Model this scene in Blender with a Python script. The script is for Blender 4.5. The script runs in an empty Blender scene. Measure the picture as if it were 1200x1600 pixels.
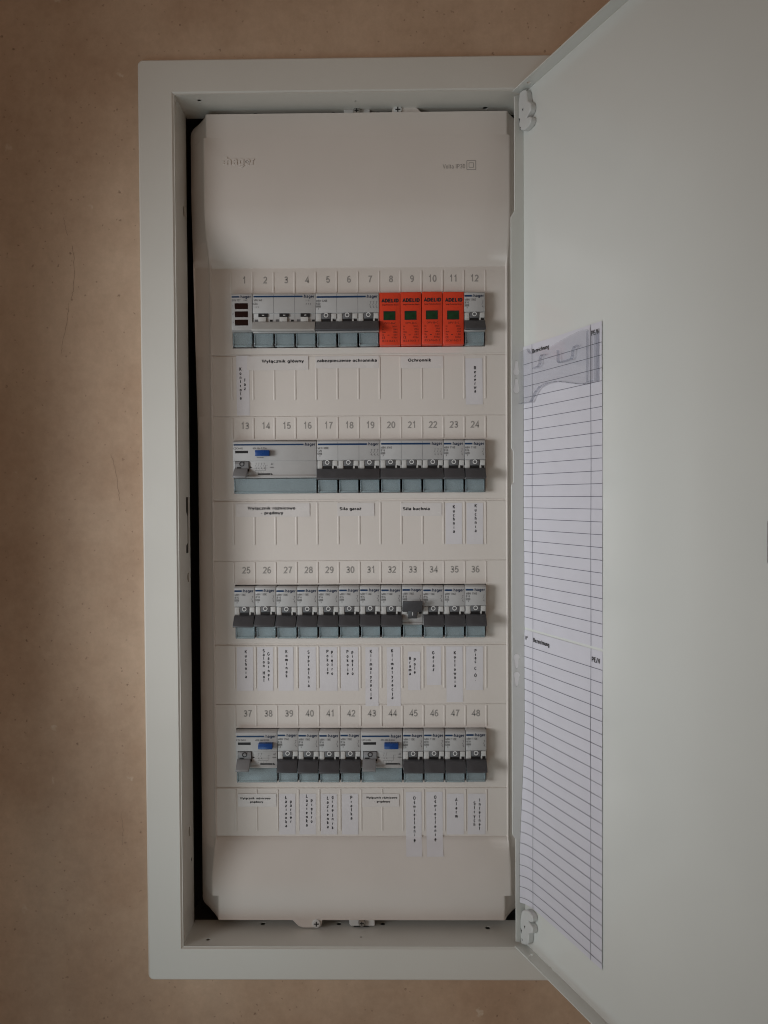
import bpy, bmesh, math, random
from mathutils import Matrix, Vector
random.seed(7)
scene = bpy.context.scene
col = scene.collection
Z0 = 1.5                                    # height of the board's middle above the floor (m)

# ------------------------------------------------------------------ camera
cam_d = bpy.data.cameras.new("camera"); cam = bpy.data.objects.new("camera", cam_d); col.objects.link(cam)
cam_d.sensor_fit = 'HORIZONTAL'; cam_d.sensor_width = 36; cam_d.lens = 36
cam_d.clip_start = 0.01; cam_d.clip_end = 50
_f = Vector((-0.012728, 0.99973, -0.01945)); _r = Vector((0.999904, 0.012618, -0.005797))
_f.normalize(); _r.normalize(); _u = _r.cross(_f)
cam.matrix_world = Matrix(((_r.x, _u.x, -_f.x, 0.02947), (_r.y, _u.y, -_f.y, -0.66388), (_r.z, _u.z, -_f.z, 0.03566 + Z0), (0, 0, 0, 1)))
scene.camera = cam

# ------------------------------------------------------------------ light
world = bpy.data.worlds.new("World"); scene.world = world; world.use_nodes = True
bg = world.node_tree.nodes["Background"]
bg.inputs[0].default_value = (1.0, 0.69, 0.50, 1); bg.inputs[1].default_value = 0.155
def area(name, loc, target, sx, sy, power, color):
    d = bpy.data.lights.new(name, 'AREA'); d.shape = 'RECTANGLE'; d.size = sx; d.size_y = sy; d.energy = power; d.color = color
    o = bpy.data.objects.new(name, d); col.objects.link(o)
    o.location = loc
    o.rotation_euler = (Vector(target) - Vector(loc)).to_track_quat('-Z', 'Y').to_euler()
    return o
wl = area("window_light", (-0.84, -0.64, Z0 + 0.0), (-0.05, -0.04, Z0 + 0.0), 0.42, 0.36, 0.70, (0.93, 0.97, 1.0)); wl.data.spread = math.radians(52)
area("low_fill_light", (-0.65, -1.30, Z0 - 1.10), (0.05, -0.05, Z0 - 0.28), 0.9, 0.6, 3.4, (0.66, 0.92, 1.0))  # added cool fill from low left, brightens the lower door and cover

scene.view_settings.view_transform = 'Standard'; scene.view_settings.look = 'None'
scene.view_settings.exposure = 0; scene.view_settings.gamma = 1
scene.cycles.use_denoising = True; scene.cycles.filter_width = 1.05
scene.cycles.max_bounces = 10; scene.cycles.transparent_max_bounces = 16

# ------------------------------------------------------------------ materials
MATS = {}
def mat(name, color, rough=0.5, metal=0.0, var=0.03, vscale=40, bump=0.0, bscale=900, coat=0.0, spec=0.5):
    m = bpy.data.materials.new(name); m.use_nodes = True; nt = m.node_tree; n = nt.nodes; l = nt.links
    b = n["Principled BSDF"]
    b.inputs["Roughness"].default_value = rough; b.inputs["Metallic"].default_value = metal
    b.inputs["Coat Weight"].default_value = coat; b.inputs["Specular IOR Level"].default_value = spec
    tc = n.new("ShaderNodeTexCoord")
    nz = n.new("ShaderNodeTexNoise"); nz.inputs["Scale"].default_value = vscale; nz.inputs["Detail"].default_value = 5
    l.new(tc.outputs["Object"], nz.inputs["Vector"])
    mr = n.new("ShaderNodeMapRange"); mr.inputs[1].default_value = 0.3; mr.inputs[2].default_value = 0.7
    mr.inputs[3].default_value = 1 - var; mr.inputs[4].default_value = 1 + var
    l.new(nz.outputs["Fac"], mr.inputs[0])
    mx = n.new("ShaderNodeVectorMath"); mx.operation = 'SCALE'; mx.inputs[0].default_value = color
    l.new(mr.outputs[0], mx.inputs["Scale"]); l.new(mx.outputs[0], b.inputs["Base Color"])
    rr = n.new("ShaderNodeMapRange"); rr.inputs[1].default_value = 0.3; rr.inputs[2].default_value = 0.7
    rr.inputs[3].default_value = max(0.02, rough - 0.05); rr.inputs[4].default_value = rough + 0.05
    l.new(nz.outputs["Fac"], rr.inputs[0]); l.new(rr.outputs[0], b.inputs["Roughness"])
    if bump:
        n2 = n.new("ShaderNodeTexNoise"); n2.inputs["Scale"].default_value = bscale; n2.inputs["Detail"].default_value = 2
        l.new(tc.outputs["Object"], n2.inputs["Vector"])
        bp = n.new("ShaderNodeBump"); bp.inputs["Strength"].default_value = bump; bp.inputs["Distance"].default_value = 0.0002
        l.new(n2.outputs["Fac"], bp.inputs["Height"]); l.new(bp.outputs[0], b.inputs["Normal"])
    MATS[name] = m
    return m
mat("paint", (0.655, 0.645, 0.60), 0.34, var=0.02, vscale=12, bump=0.12, bscale=700)
mat("door_paint", (0.70, 0.715, 0.685), 0.13, var=0.02, vscale=9, bump=0.06, bscale=260)
mat("cover", (0.665, 0.615, 0.57), 0.42, var=0.025, vscale=14, bump=0.15, bscale=1500)
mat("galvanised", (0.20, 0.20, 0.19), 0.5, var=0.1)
mat("device", (0.43, 0.425, 0.42), 0.4, var=0.03, vscale=90, bump=0.1, bscale=2500)
mat("device_light", (0.52, 0.515, 0.50), 0.4, var=0.03, vscale=90)
mat("toggle", (0.06, 0.06, 0.065), 0.38, var=0.08, vscale=120)
mat("toggle_grey", (0.23, 0.23, 0.235), 0.4, var=0.05, vscale=120)
mat("toggle_pale", (0.40, 0.395, 0.38), 0.4, var=0.05, vscale=120)
mat("drum", (0.12, 0.12, 0.125), 0.4, var=0.08, vscale=120)
mat("black", (0.006, 0.006, 0.007), 0.5, var=0.1)
mat("navy", (0.004, 0.016, 0.05), 0.4, var=0.05)
mat("stripe_blue", (0.005, 0.036, 0.105), 0.35, var=0.05)
mat("button_blue", (0.005, 0.05, 0.21), 0.3, var=0.05)
mat("print_grey", (0.10, 0.098, 0.098), 0.6, var=0.1)
mat("numeral_grey", (0.30, 0.28, 0.26), 0.6, var=0.05)
mat("print_black", (0.012, 0.011, 0.014), 0.6, var=0.1)
mat("print_line", (0.085, 0.085, 0.12), 0.6, var=0.1)
mat("print_brown", (0.10, 0.012, 0.006), 0.6, var=0.1)
mat("ring_white", (0.62, 0.62, 0.61), 0.5, var=0.05)
mat("red_lens", (0.012, 0.002, 0.002), 0.15, var=0.1)
mat("green_lens", (0.006, 0.042, 0.016), 0.15, var=0.3, vscale=160)
mat("orange", (0.66, 0.05, 0.017), 0.38, var=0.05, vscale=70)
mat("paper", (0.64, 0.63, 0.685), 0.75, var=0.02, vscale=60)
mat("sticker", (0.655, 0.63, 0.645), 0.55, var=0.02, vscale=80)
mat("tape", (0.66, 0.625, 0.605), 0.25, var=0.02, vscale=80)
mat("keyhole_bright", (0.88, 0.88, 0.87), 0.4, var=0.02)  # extra pale tone that puts brightness into the keyholes
mat("hinge_plastic", (0.62, 0.63, 0.62), 0.35, var=0.03)
mat("steel", (0.45, 0.45, 0.44), 0.3, metal=1.0, var=0.15, vscale=300)
mat("scratch", (0.31, 0.215, 0.15), 0.8, var=0.3, vscale=400)
mat("terminal_block", (0.5, 0.5, 0.5), 0.5, var=0.08, vscale=120)

def clear_mat(name, tint, gloss_rough, base_fac, white=0.0):
    m = bpy.data.materials.new(name); m.use_nodes = True; nt = m.node_tree; n = nt.nodes; l = nt.links
    out = n["Material Output"]; n.remove(n["Principled BSDF"])
    tr = n.new("ShaderNodeBsdfTransparent"); tr.inputs[0].default_value = (*tint, 1)
    df = n.new("ShaderNodeBsdfDiffuse"); df.inputs[0].default_value = (0.45, 0.52, 0.55, 1)
    m1 = n.new("ShaderNodeMixShader"); m1.inputs[0].default_value = white
    l.new(tr.outputs[0], m1.inputs[1]); l.new(df.outputs[0], m1.inputs[2])
    gl = n.new("ShaderNodeBsdfGlossy"); gl.inputs["Roughness"].default_value = gloss_rough
    fr = n.new("ShaderNodeLayerWeight"); fr.inputs["Blend"].default_value = 0.5
    pw = n.new("ShaderNodeMath"); pw.operation = 'POWER'; pw.inputs[1].default_value = 5.0; l.new(fr.outputs["Facing"], pw.inputs[0])
    ma = n.new("ShaderNodeMath"); ma.operation = 'MULTIPLY_ADD'; ma.inputs[1].default_value = 0.5; ma.inputs[2].default_value = base_fac
    l.new(pw.outputs[0], ma.inputs[0])
    mx = n.new("ShaderNodeMixShader"); l.new(ma.outputs[0], mx.inputs[0]); l.new(m1.outputs[0], mx.inputs[1]); l.new(gl.outputs[0], mx.inputs[2])
    l.new(mx.outputs[0], out.inputs[0]); MATS[name] = m
clear_mat("smoked_clear", (0.86, 0.91, 0.92), 0.15, 0.03, 0.30)
clear_mat("clear", (0.975, 0.975, 0.98), 0.05, 0.03, 0.035)
clear_mat("clear_ridge", (0.90, 0.90, 0.92), 0.08, 0.05, 0.08)

def wall_material():
    m = bpy.data.materials.new("plaster"); m.use_nodes = True; nt = m.node_tree; n = nt.nodes; l = nt.links
    b = n["Principled BSDF"]; b.inputs["Roughness"].default_value = 0.62; b.inputs["Specular IOR Level"].default_value = 0.3
    tc = n.new("ShaderNodeTexCoord")
    def noise(scale, detail=6, rough=0.6, vec=None):
        x = n.new("ShaderNodeTexNoise"); x.inputs["Scale"].default_value = scale; x.inputs["Detail"].default_value = detail; x.inputs["Roughness"].default_value = rough
        l.new(vec or tc.outputs["Object"], x.inputs["Vector"]); return x
    def ramp(src, a, b_, c0, c1):
        r = n.new("ShaderNodeValToRGB"); r.color_ramp.elements[0].position = a; r.color_ramp.elements[1].position = b_
        r.color_ramp.elements[0].color = (*c0, 1); r.color_ramp.elements[1].color = (*c1, 1); l.new(src, r.inputs[0]); return r
    def mix(fac, a, b_, mode='MIX'):
        x = n.new("ShaderNodeMix"); x.data_type = 'RGBA'; x.blend_type = mode
        if isinstance(fac, float): x.inputs[0].default_value = fac
        else: l.new(fac, x.inputs[0])
        l.new(a, x.inputs[6])
        if isinstance(b_, tuple): x.inputs[7].default_value = (*b_, 1)
        else: l.new(b_, x.inputs[7])
        return x.outputs[2]
    big = noise(5.5, 7, 0.62)
    c = ramp(big.outputs["Fac"], 0.34, 0.68, (0.455, 0.305, 0.205), (0.645, 0.485, 0.355)).outputs[0]
    # trowel streaks: noise stretched along one direction
    mp = n.new("ShaderNodeMapping"); mp.inputs["Scale"].default_value = (16, 16, 6.5); mp.inputs["Rotation"].default_value = (0, math.radians(38), 0)
    l.new(tc.outputs["Object"], mp.inputs[0])
    st = noise(1.0, 5, 0.65, mp.outputs[0])
    sr = ramp(st.outputs["Fac"], 0.35, 0.72, (0.90, 0.89, 0.88), (1.05, 1.05, 1.05))
    c = mix(0.8, c, sr.outputs[0], 'MULTIPLY')
    fine = noise(160, 4, 0.7)
    fr = ramp(fine.outputs["Fac"], 0.3, 0.75, (0.88, 0.88, 0.87), (1.07, 1.07, 1.07))
    c = mix(0.7, c, fr.outputs[0], 'MULTIPLY')
    # pale lime specks and dark pits, sparse
    def spots(scale, r, thr):
        v = n.new("ShaderNodeTexVoronoi"); v.inputs["Scale"].default_value = scale; v.inputs["Randomness"].default_value = 1
        wn = noise(scale * 6, 2); ad = n.new("ShaderNodeVectorMath"); ad.operation = 'MULTIPLY_ADD'
        ad.inputs[1].default_value = (0.35 / scale,) * 3; l.new(wn.outputs["Color"], ad.inputs[0]); l.new(tc.outputs["Object"], ad.inputs[2])
        l.new(ad.outputs[0], v.inputs["Vector"])
        a = n.new("ShaderNodeMapRange"); a.inputs[1].default_value = r; a.inputs[2].default_value = r * 0.35; l.new(v.outputs["Distance"], a.inputs[0])
        s = n.new("ShaderNodeSeparateColor"); l.new(v.outputs["Color"], s.inputs[0])
        g = n.new("ShaderNodeMath"); g.operation = 'GREATER_THAN'; g.inputs[1].default_value = thr; l.new(s.outputs[0], g.inputs[0])
        k = n.new("ShaderNodeMath"); k.operation = 'MULTIPLY'; l.new(a.outputs[0], k.inputs[0]); l.new(g.outputs[0], k.inputs[1])
        return k.outputs[0]
    pale = spots(34, 0.11, 0.5); pits = spots(95, 0.12, 0.66); pits2 = spots(190, 0.17, 0.68)
    def half(x, f):
        k = n.new("ShaderNodeMath"); k.operation = 'MULTIPLY'; k.inputs[1].default_value = f; l.new(x, k.inputs[0]); return k.outputs[0]
    c = mix(half(pale, 0.5), c, (0.66, 0.55, 0.43))
    c = mix(half(pits, 0.55), c, (0.13, 0.075, 0.045))
    c = mix(half(pits2, 0.5), c, (0.16, 0.09, 0.06))
    l.new(c, b.inputs["Base Color"])
    rg = ramp(st.outputs["Fac"], 0.3, 0.7, (0.5, 0.5, 0.5), (0.7, 0.7, 0.7)); l.new(rg.outputs[0], b.inputs["Roughness"])
    h = n.new("ShaderNodeMath"); h.operation = 'MULTIPLY_ADD'; h.inputs[1].default_value = 0.35; l.new(fine.outputs["Fac"], h.inputs[0]); l.new(st.outputs["Fac"], h.inputs[2])
    h2 = n.new("ShaderNodeMath"); h2.operation = 'SUBTRACT'; l.new(h.outputs[0], h2.inputs[0]); l.new(pits, h2.inputs[1])
    h3 = n.new("ShaderNodeMath"); h3.operation = 'MULTIPLY_ADD'; h3.inputs[1].default_value = 3.0; l.new(big.outputs["Fac"], h3.inputs[0]); l.new(h2.outputs[0], h3.inputs[2])
    bp = n.new("ShaderNodeBump"); bp.inputs["Strength"].default_value = 0.35; bp.inputs["Distance"].default_value = 0.0009
    l.new(h3.outputs[0], bp.inputs["Height"]); l.new(bp.outputs[0], b.inputs["Normal"])
    MATS["plaster"] = m
wall_material()

# ------------------------------------------------------------------ mesh helpers (all lengths in mm)
MM = 0.001
def P(x, y, z): return Vector((x * MM, y * MM, z * MM + Z0))
def finish(bm, name, smooth=None):
    me = bpy.data.meshes.new(name)
    for v in bm.verts: v.co = v.co * MM
    bm.normal_update(); bm.to_mesh(me); bm.free()
    if smooth:
        me.polygons.foreach_set("use_smooth", [True] * len(me.polygons)); me.set_sharp_from_angle(angle=math.radians(smooth))
    return me
def link(name, me, material, parent=None, loc=(0, 0, 0)):
    """loc: mm in the parent's frame (world mm when there is no parent)"""
    o = bpy.data.objects.new(name, me); col.objects.link(o)
    if material is not None and not me.materials: me.materials.append(MATS[material])
    if parent is None: o.location = P(*loc)
    else: o.parent = parent; o.location = Vector(loc) * MM
    return o
def thing(name, loc, label, cat, group=None):
    o = bpy.data.objects.new(name, None); col.objects.link(o); o.location = P(*loc); o.empty_display_size = 0.02
    tag(o, label, cat, group); return o
def tag(o, label, cat, group=None):
    o["label"] = label; o["category"] = cat
    if group: o["group"] = group
    return o
def box(bm, x0, x1, y0, y1, z0, z1, bev=0.0):
    r = bmesh.ops.create_cube(bm, size=1.0)
    for v in r["verts"]:
        v.co = Vector(((x0 + x1) / 2 + v.co.x * (x1 - x0), (y0 + y1) / 2 + v.co.y * (y1 - y0), (z0 + z1) / 2 + v.co.z * (z1 - z0)))
    if bev:
        es = list({e for v in r["verts"] for e in v.link_edges})
        bmesh.ops.bevel(bm, geom=es, offset=bev, segments=2, affect='EDGES', profile=0.5)
def prism(bm, prof, x0, x1, bev=0.0):
    """profile in (y, z) extruded along x"""
    a = [bm.verts.new((x0, y, z)) for y, z in prof]; b = [bm.verts.new((x1, y, z)) for y, z in prof]
    fs = [bm.faces.new(a), bm.faces.new(b[::-1])]
    k = len(prof)
    for i in range(k): fs.append(bm.faces.new((a[i], b[i], b[(i + 1) % k], a[(i + 1) % k])))
    bmesh.ops.recalc_face_normals(bm, faces=fs)
    if bev:
        es = list({e for f in fs for e in f.edges})
        bmesh.ops.bevel(bm, geom=es, offset=bev, segments=2, affect='EDGES', profile=0.5)
def lathe(bm, prof, cx, cz, n=24):
    """profile [(r, y)] turned about the y axis through (cx, cz)"""
    rings = []
    for r, y in prof:
        rings.append([bm.verts.new((cx + r * math.cos(2 * math.pi * i / n), y, cz + r * math.sin(2 * math.pi * i / n))) for i in range(n)])
    for a, b in zip(rings, rings[1:]):
        for i in range(n): bm.faces.new((a[i], a[(i + 1) % n], b[(i + 1) % n], b[i]))
    bm.faces.new(rings[-1]); bm.faces.new(rings[0][::-1])
def inset_loop(loop, d):
    n = len(loop); area2 = sum(loop[i][0] * loop[(i + 1) % n][1] - loop[(i + 1) % n][0] * loop[i][1] for i in range(n))
    s = 1 if area2 > 0 else -1; out = []
    for i in range(n):
        p, q, r = Vector(loop[i - 1]), Vector(loop[i]), Vector(loop[(i + 1) % n])
        e1 = (q - p).normalized(); e2 = (r - q).normalized()
        n1 = Vector((-e1.y, e1.x)) * s; n2 = Vector((-e2.y, e2.x)) * s
        b = n1 + n2
        if b.length < 1e-6: b = n1
        b.normalize(); k = d / max(0.35, b.dot(n1)); out.append((q.x + b.x * k, q.y + b.y * k))
    return out
def plate(bm, outer, holes, w0, w1, f, bev=0.0):
    """flat plate in (u, v) with holes, from depth w0 (front) to w1 (back); f maps (u, v, w) to xyz"""
    def ring(loop, w): return [bm.verts.new(f(u, v, w)) for u, v in loop]
    def edges(vs): return [bm.edges.new((vs[i], vs[(i + 1) % len(vs)])) for i in range(len(vs))]
    sg = 1 if w1 > w0 else -1
    allf = []
    fr, bk = [], []
    for k, lp in enumerate([outer] + holes):
        full_f = ring(lp, w0 + sg * bev); full_b = ring(lp, w1)
        top = ring(inset_loop(lp, bev if k == 0 else -bev), w0) if bev else full_f
        n = len(lp)
        for i in range(n):
            j = (i + 1) % n
            allf.append(bm.faces.new((full_f[i], full_f[j], full_b[j], full_b[i])))
            if bev: allf.append(bm.faces.new((top[i], top[j], full_f[j], full_f[i])))
        fr.append(top); bk.append(full_b)
    for loops in (fr, bk):
        es = []
        for lp in loops:
            for i in range(len(lp)):
                e = bm.edges.get((lp[i], lp[(i + 1) % len(lp)])); es.append(e)
        r = bmesh.ops.triangle_fill(bm, edges=es, use_beauty=True, use_dissolve=False)
        allf += [g for g in r["geom"] if isinstance(g, bmesh.types.BMFace)]
    bmesh.ops.recalc_face_normals(bm, faces=list(set(allf)))
def rect(u0, u1, v0, v1): return [(u0, v0), (u1, v0), (u1, v1), (u0, v1)]
def rrect(u0, u1, v0, v1, r, n=6):
    out = []
    for cu, cv, a0 in ((u1 - r, v0 + r, -90), (u1 - r, v1 - r, 0), (u0 + r, v1 - r, 90), (u0 + r, v0 + r, 180)):
        for i in range(n + 1):
            a = math.radians(a0 + 90 * i / n); out.append((cu + r * math.cos(a), cv + r * math.sin(a)))
    return out
def circle(cu, cv, r, n=16): return [(cu + r * math.cos(2 * math.pi * i / n), cv + r * math.sin(2 * math.pi * i / n)) for i in range(n)]
XZ = lambda u, v, w: (u, w, v)

_tc = {}
def _arc(cx, cy, rx, ry, a0, a1, n=None):
    n = n or max(4, int(abs(a1 - a0) / 24))
    return [(cx + rx * math.cos(math.radians(a0 + (a1 - a0) * i / n)), cy + ry * math.sin(math.radians(a0 + (a1 - a0) * i / n))) for i in range(n + 1)]
def _ell(cx, cy, rx, ry): return _arc(cx, cy, rx, ry, 90, 450, 16)
X_ = 0.68
_acute = lambda x, y: [(x - 0.04, y), (x + 0.08, y + 0.13)]
_dot = lambda x, y: [(x, y - 0.01), (x, y + 0.09)]
GLYPH = {
'0': (.56, [_ell(.28, .5, .22, .45)]), '1': (.56, [[(.12, .76), (.25, .84), (.33, .97), (.33, .0)]]),
'2': (.56, [_arc(.28, .69, .21, .25, 165, -35) + [(.07, .06), (.52, .06)]]), '3': (.56, [_arc(.27, .715, .19, .22, 155, -90) + _arc(.27, .275, .22, .225, 90, -155)]),
'4': (.56, [[(.42, .0), (.42, .95), (.05, .27), (.55, .27)]]), '5': (.56, [[(.49, .94), (.15, .94), (.10, .52)] + _arc(.27, .32, .22, .27, 128, -155)]),
'6': (.56, [_ell(.28, .3, .21, .25), _arc(.32, .5, .25, .45, 62, 192)]), '7': (.56, [[(.05, .94), (.52, .94), (.36, .62), (.26, .3), (.22, .0)]]),
'8': (.56, [_ell(.28, .725, .18, .215), _ell(.28, .28, .22, .23)]), '9': (.56, [_ell(.28, .69, .21, .25), _arc(.24, .5, .25, .45, -118, 12)]),
'a': (.52, [_arc(.25, .48, .17, .18, 155, 0) + [(.42, .0)], _ell(.23, .2, .18, .16)]), 'b': (.54, [[(.09, 1), (.09, 0)], _ell(.28, .34, .19, .3)]),
'c': (.50, [_arc(.27, .34, .2, .3, 42, 318)]), 'd': (.54, [[(.46, 1), (.46, 0)], _ell(.27, .34, .19, .3)]), 'e': (.54, [[(.08, .35), (.47, .35)] + _arc(.27, .34, .2, .3, 5, 312)]),
'f': (.30, [_arc(.27, .82, .13, .14, 80, 180) + [(.14, 0)], [(.0, X_ - .05), (.3, X_ - .05)]]), 'g': (.54, [_ell(.27, .34, .19, .3), [(.46, X_), (.46, -.06)] + _arc(.27, -.06, .19, .18, 0, -150)]),
'h': (.54, [[(.09, 1), (.09, 0)], _arc(.27, .44, .18, .21, 180, 0) + [(.45, 0)]]), 'i': (.22, [[(.11, X_), (.11, 0)], _dot(.11, .87)]), 'j': (.24, [[(.14, X_), (.14, -.1)] + _arc(.04, -.1, .1, .12, 0, -90), _dot(.14, .87)]),
'k': (.50, [[(.09, 1), (.09, 0)], [(.44, X_), (.1, .27)], [(.2, .38), (.46, 0)]]), 'l': (.22, [[(.11, 1), (.11, 0)]]), '\u0142': (.26, [[(.13, 1), (.13, 0)], [(.0, .4), (.26, .62)]]),
'm': (.80, [[(.09, X_), (.09, 0)], _arc(.245, .46, .155, .19, 180, 0) + [(.4, 0)], _arc(.555, .46, .155, .19, 180, 0) + [(.71, 0)]]),
'n': (.54, [[(.09, X_), (.09, 0)], _arc(.27, .44, .18, .21, 180, 0) + [(.45, 0)]]), 'o': (.54, [_ell(.27, .34, .2, .3)]), '\u00f3': (.54, [_ell(.27, .34, .2, .3), _acute(.26, .78)]),
'p': (.54, [[(.09, X_), (.09, -.27)], _ell(.28, .34, .19, .3)]), 'r': (.34, [[(.09, X_), (.09, 0)], _arc(.28, .42, .19, .22, 175, 80)]), 's': (.48, [_arc(.24, .49, .16, .155, 35, 268) + _arc(.24, .19, .17, .155, 88, -145)]),
'\u015b': (.48, [_arc(.24, .49, .16, .155, 35, 268) + _arc(.24, .19, .17, .155, 88, -145), _acute(.23, .78)]), 't': (.32, [[(.14, .88), (.14, .17)] + _arc(.25, .17, .11, .13, 180, 275), [(.0, X_ - .05), (.3, X_ - .05)]]),
'u': (.54, [[(.09, X_), (.09, .24)] + _arc(.27, .24, .18, .2, 180, 360), [(.45, X_), (.45, 0)]]), 'v': (.48, [[(.03, X_), (.24, .02), (.45, X_)]]), 'w': (.72, [[(.03, X_), (.19, .02), (.36, .62), (.53, .02), (.69, X_)]]),
'x': (.48, [[(.04, X_), (.44, 0)], [(.44, X_), (.04, 0)]]), 'y': (.48, [[(.03, X_), (.25, .04)], [(.45, X_), (.22, -.12), (.04, -.22)]]), 'z': (.48, [[(.05, X_ - .05), (.42, X_ - .05), (.05, .05), (.44, .05)]]),
'\u017c': (.48, [[(.05, X_ - .05), (.42, X_ - .05), (.05, .05), (.44, .05)], _dot(.24, .83)]), '\u0105': (.52, [_arc(.25, .48, .17, .18, 155, 0) + [(.42, .0), (.36, -.14), (.46, -.2)], _ell(.23, .2, .18, .16)]),
'\u0119': (.54, [[(.08, .35), (.47, .35)] + _arc(.27, .34, .2, .3, 5, 312) + [(.3, -.12), (.42, -.2)]]),
'A': (.66, [[(.03, 0), (.33, .95), (.63, 0)], [(.14, .3), (.52, .3)]]), 'B': (.64, [[(.1, 0), (.1, .94), (.32, .94)] + _arc(.34, .73, .2, .21, 90, -90) + [(.1, .52)], [(.3, .52)] + _arc(.34, .29, .23, .23, 90, -90) + [(.1, .06)]]),
'C': (.68, [_arc(.36, .5, .29, .45, 48, 312)]), 'D': (.68, [[(.1, .06), (.1, .94), (.3, .94)] + _arc(.32, .5, .29, .44, 90, -90) + [(.1, .06)]]), 'E': (.60, [[(.56, .94), (.1, .94), (.1, .06), (.57, .06)], [(.1, .52), (.52, .52)]]),
'F': (.56, [[(.54, .94), (.1, .94), (.1, 0)], [(.1, .5), (.48, .5)]]), 'G': (.72, [_arc(.37, .5, .29, .45, 50, 340) + [(.65, .45), (.4, .45)]]), 'H': (.68, [[(.1, 1), (.1, 0)], [(.58, 1), (.58, 0)], [(.1, .53), (.58, .53)]]),
'I': (.24, [[(.12, 1), (.12, 0)]]), 'J': (.5, [[(.38, 1), (.38, .28)] + _arc(.22, .27, .16, .22, 0, -180)]), 'K': (.64, [[(.1, 1), (.1, 0)], [(.58, 1), (.1, .38)], [(.26, .58), (.61, 0)]]),
'L': (.54, [[(.1, 1), (.1, .06), (.52, .06)]]), '\u0141': (.54, [[(.12, 1), (.12, .06), (.53, .06)], [(.0, .38), (.32, .64)]]), 'M': (.80, [[(.1, 0), (.1, .94), (.4, .1), (.7, .94), (.7, 0)]]),
'N': (.68, [[(.1, 0), (.1, .93), (.58, .07), (.58, 1)]]), 'O': (.74, [_ell(.37, .5, .3, .45)]), 'P': (.62, [[(.1, 0), (.1, .94), (.32, .94)] + _arc(.33, .7, .23, .24, 90, -90) + [(.1, .46)]]),
'R': (.66, [[(.1, 0), (.1, .94), (.32, .94)] + _arc(.34, .71, .22, .23, 90, -90) + [(.1, .48)], [(.36, .48), (.59, 0)]]), 'S': (.62, [_arc(.31, .71, .22, .23, 30, 265) + _arc(.31, .27, .24, .215, 85, -150)]),
'T': (.58, [[(.03, .94), (.55, .94)], [(.29, .94), (.29, 0)]]), 'U': (.68, [[(.1, 1), (.1, .32)] + _arc(.34, .32, .24, .27, 180, 360) + [(.58, 1)]]), 'V': (.64, [[(.03, 1), (.32, .04), (.61, 1)]]),
'W': (.90, [[(.03, 1), (.24, .05), (.45, .92), (.66, .05), (.87, 1)]]), '\u0394': (.62, [[(.05, .05), (.31, .93), (.57, .05), (.05, .05)]]), ' ': (.26, []), '.': (.24, [[(.12, .0), (.12, .12)]]), ',': (.24, [[(.14, .12), (.08, -.14)]]),
':': (.26, [_dot(.13, .42), _dot(.13, .12)]), '-': (.34, [[(.05, .36), (.29, .36)]]), '+': (.5, [[(.05, .42), (.45, .42)], [(.25, .65), (.25, .19)]]), '/': (.36, [[(.03, -.05), (.33, 1)]]), '~': (.5, [[(.04, .38), (.17, .48), (.33, .36), (.46, .46)]]),
'\u00b0': (.36, [_ell(.18, .82, .12, .13)]), '\u00b5': (.54, [[(.09, X_), (.09, -.22)], [(.09, .24)] + _arc(.27, .24, .18, .2, 180, 360), [(.45, X_), (.45, 0)]]),
}
def _ribbon(pts, h):
    closed = math.dist(pts[0], pts[-1]) < 1e-4 and len(pts) > 3
    q = pts[:-1] if closed else pts
    n = len(q); L, R = [], []
    for i in range(n):
        p = Vector(q[i]); d = []
        if closed or i > 0: d.append((p - Vector(q[i - 1])).normalized())
        if closed or i < n - 1: d.append((Vector(q[(i + 1) % n]) - p).normalized())
        ns = [Vector((-e.y, e.x)) for e in d]; b = sum(ns, Vector((0, 0)))
        if b.length < 1e-5: b = ns[0]
        b.normalize(); k = h / max(0.45, b.dot(ns[0])); L.append(p + b * k); R.append(p - b * k)
    return L, R, closed
def text_mesh(s, size, width=None, bold=0.0, align='CENTER', extrude=0.0):
    """(verts mm, faces) of lettering in the xz plane facing -y; size = font size mm (capitals 0.72 of it); width = forced width mm"""
    key = (s, size, width, bold, align, extrude)
    if key in _tc: return _tc[key]
    cap = 0.72 * size; h = 0.062 + bold * 2.2; adv = 0.1 + bold * 1.5
    total = sum(GLYPH[c][0] for c in s) + adv * (len(s) - 1)
    sx = width / total if width else cap
    x = {'CENTER': -total / 2, 'LEFT': 0, 'RIGHT': -total}[align]; vs, fs = [], []; q = 0
    for c in s:
        w, strokes = GLYPH[c]
        for st in strokes:
            L, R, cl = _ribbon(st, h); n = len(L); o = len(vs); y = -0.003 * (q % 5) - extrude; q += 1
            vs += [((x + p.x) * sx, y, (p.y - 0.46) * cap) for p in L] + [((x + p.x) * sx, y, (p.y - 0.46) * cap) for p in R]
            m = n if cl else n - 1
            for i in range(m): fs.append((o + i, o + n + i, o + n + (i + 1) % n, o + (i + 1) % n))
            if extrude:
                o2 = len(vs); vs += [(a, 0.05, c_) for a, b_, c_ in vs[o:o + 2 * n]]
                for i in range(m):
                    j = (i + 1) % n; fs.append((o + i, o + j, o2 + j, o2 + i)); fs.append((o + n + j, o + n + i, o2 + n + i, o2 + n + j))
                if not cl: fs += [(o, o + n, o2 + n, o2), (o + 2 * n - 1, o + n - 1, o2 + n - 1, o2 + 2 * n - 1)]
        x += w + adv
    _tc[key] = (vs, fs)
    return _tc[key]
def add_text(bm, s, x, y, z, size, yfun=None, **k):
    vs, fs = text_mesh(s, size, **k)
    nv = []
    for a, b, c in vs:
        yy = y if yfun is None else yfun(z + c) + y
        nv.append(bm.verts.new((x + a, yy + b, z + c)))
    for f in fs:
        try: bm.faces.new([nv[i] for i in f])
        except ValueError: pass
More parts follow.
